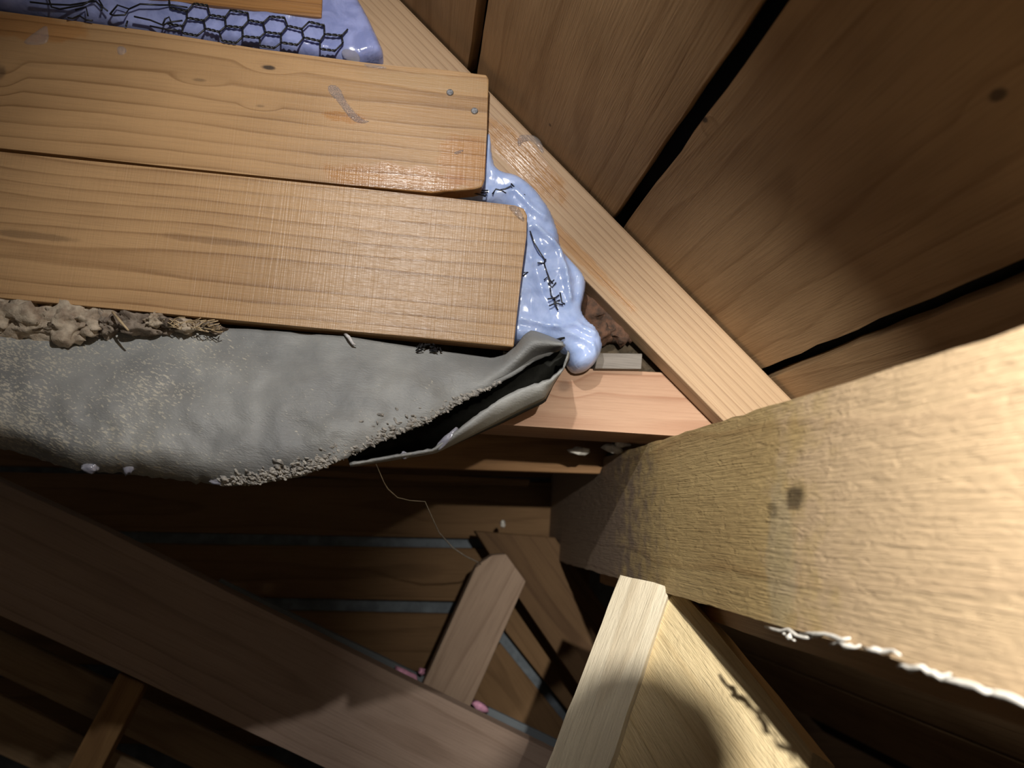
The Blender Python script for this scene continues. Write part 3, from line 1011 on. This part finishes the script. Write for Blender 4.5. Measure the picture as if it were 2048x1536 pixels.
# crusty debris along the lip
crust_m = plain('lime_crust', (0.50, 0.47, 0.42), 0.95, 160, 0.5, 0.002, 0.1, col2=(0.22, 0.21, 0.20))
bm = bmesh.new()
rnd = random.Random(3)
for i in range(1500):
    u = rnd.random()
    x = 440 + u * 560
    spread = 10 + 16 * math.sin(math.pi * min(1, u * 1.15)) * (noise.noise(Vector((x * .03, 0, 0))) * .5 + .8)
    if u > .72:
        spread *= max(.15, 1 - (u - .72) / .3)
    yy = poly_at(botl, x) - abs(rnd.gauss(0, spread)) * .75 + 5 * noise.noise(Vector((x * .05, 4, 0))) + 2
    v_ = 1 - max(0, (poly_at(botl, x) - yy)) / max(20, poly_at(botl, x) - poly_at(topl, x))
    uu = (x + 120) / 1250
    Y = 1.055 - 0.085 * math.sin(v_ * math.pi * .55) * (1 - uu ** 3) - 0.015 * uu + (0.03 * max(0, (v_ - .8) / .2) ** 2 * max(0, 1 - uu / .6) ** .5) + rnd.uniform(-.006, .001)
    c = P(x, yy, Y)
    ret = bmesh.ops.create_icosphere(bm, subdivisions=1, radius=1)
    L = rnd.uniform(.0012, .0032) * (1.6 if rnd.random() < .12 else 1)
    rot = Matrix.Rotation(rnd.uniform(-.3, 1.0), 3, 'Y') @ Matrix.Rotation(rnd.uniform(-.6, .6), 3, 'X')
    for v in ret['verts']:
        q = Vector((v.co.x * L * 1.2, v.co.y * L * .6, v.co.z * L * .6)) * (1 + rnd.uniform(-.4, .4))
        v.co = c + rot @ q
me = bpy.data.meshes.new('crust')
bm.to_mesh(me)
bm.free()
o = obj('crust', me, crust_m, lead_root)
o['kind'] = 'stuff'
o['label'] = 'crumbly pale crust along the torn lower edge'
# gel drips on the lead edge
drip_m = gel_mat('pale_drip', (0.30, 0.30, 0.35), (0.2, 0.2, 0.25))
for i, (x, y, rx, rz) in enumerate([(258, 934, .006, .010), (180, 936, .010, .006), (440, 964, .014, .004), (808, 911, .006, .005), (895, 878, .005, .02)]):
    o = lump('drip', P(x, y, 0.985 if i < 3 else .985), (rx, .004, rz), drip_m, i + .4, 0.35, lead_root, 3)
    if i == 4:
        o.rotation_euler = (0, 0.75, 0)
    o['label'] = 'bluish sealant drip'

# ------------------------------------------------------------------ debris between board and lead
deb_m = plain('mortar_crumb', (0.52, 0.44, 0.34), 0.95, 55, 0.5, 0.004, 0.1, col2=(0.25, 0.19, 0.14))
deb2_m = plain('dark_mortar', (0.30, 0.25, 0.20), 0.95, 60, 0.5, 0.004, 0.1, col2=(0.12, 0.09, 0.07))
debs = [(2, 632, .026, .026, 0, 'mortar clod cut by the left picture edge, under the lowest patch board'), (60, 640, .044, .025, 0, 'pale mortar clod, second from the left under the lowest patch board'),
        (130, 647, .036, .027, 0, 'largest drooping pale mortar clod under the lowest patch board'), (180, 642, .03, .02, 0, 'grey-brown mortar clod right of the largest clod'), (217, 645, .018, .018, 1, 'round brown mortar clod beside the straw'),
        (283, 650, .03, .014, 1, 'dark flat mortar clod just right of the straw'), (312, 642, .014, .011, 0, 'small pale mortar clod tucked against the board right of the straw'), (345, 652, .018, .011, 1, 'dark crumb in the fibrous debris'),
        (378, 654, .022, .011, 0, 'crumbly pale debris at the right end of the mortar row'), (422, 655, .016, .008, 1, 'rightmost dark mortar crumb under the lowest patch board')]
for i, (x, y, rx, rz, mk, lab) in enumerate(debs):
    o = lump('mortar_clod', P(x, y + 3, 1.046), (rx, .021, rz), deb2_m if mk else deb_m, i * 1.3 + .7, 0.55, None, 4)
    tag(o, lab, 'mortar', 'mortar clods under the board')
straw_m = plain('straw', (0.6, 0.46, 0.28), 0.7, 60)
o = tube('straw', [P(225, 624, 1.02), P(240, 642, 1.008), P(257, 661, 1.0)], [0.0016, 0.002, 0.0012], straw_m)
tag(o, 'short pale straw poking out between the mortar clods', 'straw')
fib_m = plain('pale_fibre', (0.8, 0.78, 0.78), 0.6, 60)
bm = bmesh.new()
rnd = random.Random(21)
for i in range(26):
    x = rnd.uniform(325, 425)
    y = 643 + (x - 330) * .08 + rnd.uniform(-8, 8)
    tube('', [P(x, y + 3, 1.024), P(x + rnd.uniform(4, 16), y + 3 + rnd.uniform(-9, 9), 1.016), P(x + rnd.uniform(14, 30), y + 3 + rnd.uniform(-8, 8), 1.022)], 0.0008, None, sides=4, bm=bm)
me = bpy.data.meshes.new('fibre_tuft')
bm.to_mesh(me)
bm.free()
o = obj('fibre_tuft', me, straw_m)
o['kind'] = 'stuff'
tag(o, 'loose tuft of dry fibres right of the straw on the lead sheet', 'fibres')
o = tube('sealant_thread', [P(690, 668, 1.04), P(698, 675, 1.03), P(706, 688, 1.028), P(712, 690, 1.028)], [.0022, .0026, .002, .0008], fib_m)
tag(o, 'small white sealant thread hanging under the lowest patch board', 'sealant')
bm = bmesh.new()
for i in range(14):
    x = rnd.uniform(835, 885)
    y = 694 + rnd.uniform(-3, 8)
    tube('', [P(x, y - 4, 1.035), P(x + rnd.uniform(-9, 9), y + rnd.uniform(-4, 4), 1.03), P(x + rnd.uniform(-12, 12), y + rnd.uniform(-6, 5), 1.033)], 0.0012, None, sides=4, bm=bm)
me = bpy.data.meshes.new('wire_scrap')
bm.to_mesh(me)
bm.free()
o = obj('wire_scrap', me, wire_m)
tag(o, 'black wire scrap under the lower edge of the lowest patch board', 'wire')

# ------------------------------------------------------------------ cobweb thread and crumbs
web_m = plain('cobweb', (0.62, 0.58, 0.5), 0.7, 60)
o = tube('cobweb_thread', [P(x, y, Y) for x, y, Y in [(752, 928, 1.0), (768, 965, 1.03), (776, 978, 1.05), (795, 995, 1.08), (820, 1001, 1.1), (850, 1003, 1.13), (862, 1030, 1.2), (878, 1065, 1.3), (905, 1095, 1.4), (930, 1112, 1.5), (955, 1124, 1.6), (962, 1128, 1.72)]],
         [0.0006, .0007, .001, .0008, .0007, .0008, .0009, .001, .0012, .0013, .0012, .001], web_m)
tag(o, 'single pale cobweb thread hanging from the lead sheet to the leaning prop', 'cobweb')
crumb_m = plain('white_crumb', (0.75, 0.72, 0.66), 0.9, 80)
for i, (x, y, Y, r, lab) in enumerate([(1160, 902, 1.3, .013, 'grey white crumb on the left of the dark gap beside the purlin'), (1225, 897, 1.28, .012, 'pale crumb in the middle of the dark gap beside the purlin'), (1245, 888, 1.26, .009, 'pale crumb in the dark gap closest to the purlin')]):
    o = lump('plaster_crumb', P(x, y, Y), (r * 1.5, r * .8, r * .6), crumb_m, i + .9, 0.5, None, 2)
    tag(o, lab, 'crumb')
o = lump('plaster_crumb', P(1006, 1047, 1.8), (.006, .006, .009), crumb_m, 4.4, 0.5, None, 2)
tag(o, 'tiny pale crumb at the far tip of the purlin', 'crumb')

# ------------------------------------------------------------------ just outside the picture: next rafter, and an unseen stand added to throw the rounded shadow
nr = slab('rafter', [deck(-0.5, 0.10, 0.0), deck(2.0, 0.10, 0.0), deck(2.0, 0.10, 0.1645), deck(-0.5, 0.10, 0.1645)], 0.045, SL, (0, 1, 0), 0.003)
tag(nr, 'next rafter under the roof boards beside the camera, outside the picture', 'rafter')
setm(nr, wood('near_rafter_wood', (0.42, 0.28, 0.15), (0.24, 0.13, 0.06), seed=1.9))

SHC = PP(1258, 1528, B0, bn)
bc = TORCH.lerp(SHC, (0.165 - TORCH.y) / (SHC.y - TORCH.y))
base = Vector((bc.x, bc.y, 0.0))
caster = bpy.data.objects.new('shadow_stand', None)
COL.objects.link(caster)
caster.location = base
FR[caster.name] = Matrix.Translation(base)
tag(caster, 'added shadow caster, rounded head on a thin black stand, unseen right of the camera', 'shadow caster')


def lathe(name, prof, mat, parent, c):
    n = 24
    verts = [(r * math.cos(2 * math.pi * k / n), r * math.sin(2 * math.pi * k / n), z) for r, z in prof for k in range(n)]
    faces = [(i * n + k, i * n + (k + 1) % n, (i + 1) * n + (k + 1) % n, (i + 1) * n + k) for i in range(len(prof) - 1) for k in range(n)]
    return mesh(name, verts, faces, mat, parent, True, Matrix.Translation(c))


lathe('caster_dome', [(0.013, -0.042), (0.014, -0.036), (0.02, -0.026), (0.028, -0.012), (0.031, 0.0), (0.027, 0.015), (0.015, 0.028), (0.0005, 0.032)], plain('caster_pale', (0.7, 0.68, 0.62), 0.4, 20, 0.1), caster, bc)
blk_m = plain('caster_black', (0.03, 0.03, 0.03), 0.4, 20)
lathe('caster_neck', [(0.004, -0.088), (0.02, -0.085), (0.022, -0.06), (0.022, -0.04), (0.0005, -0.04)], blk_m, caster, bc)
tube('pole', [bc - Vector((0, 0, 0.085)), base + Vector((0, 0, 0.02))], 0.012, blk_m, caster, 12)
lathe('foot', [(0.0005, 0.0), (0.09, 0.0), (0.09, 0.012), (0.03, 0.02), (0.012, 0.024)], blk_m, caster, base)
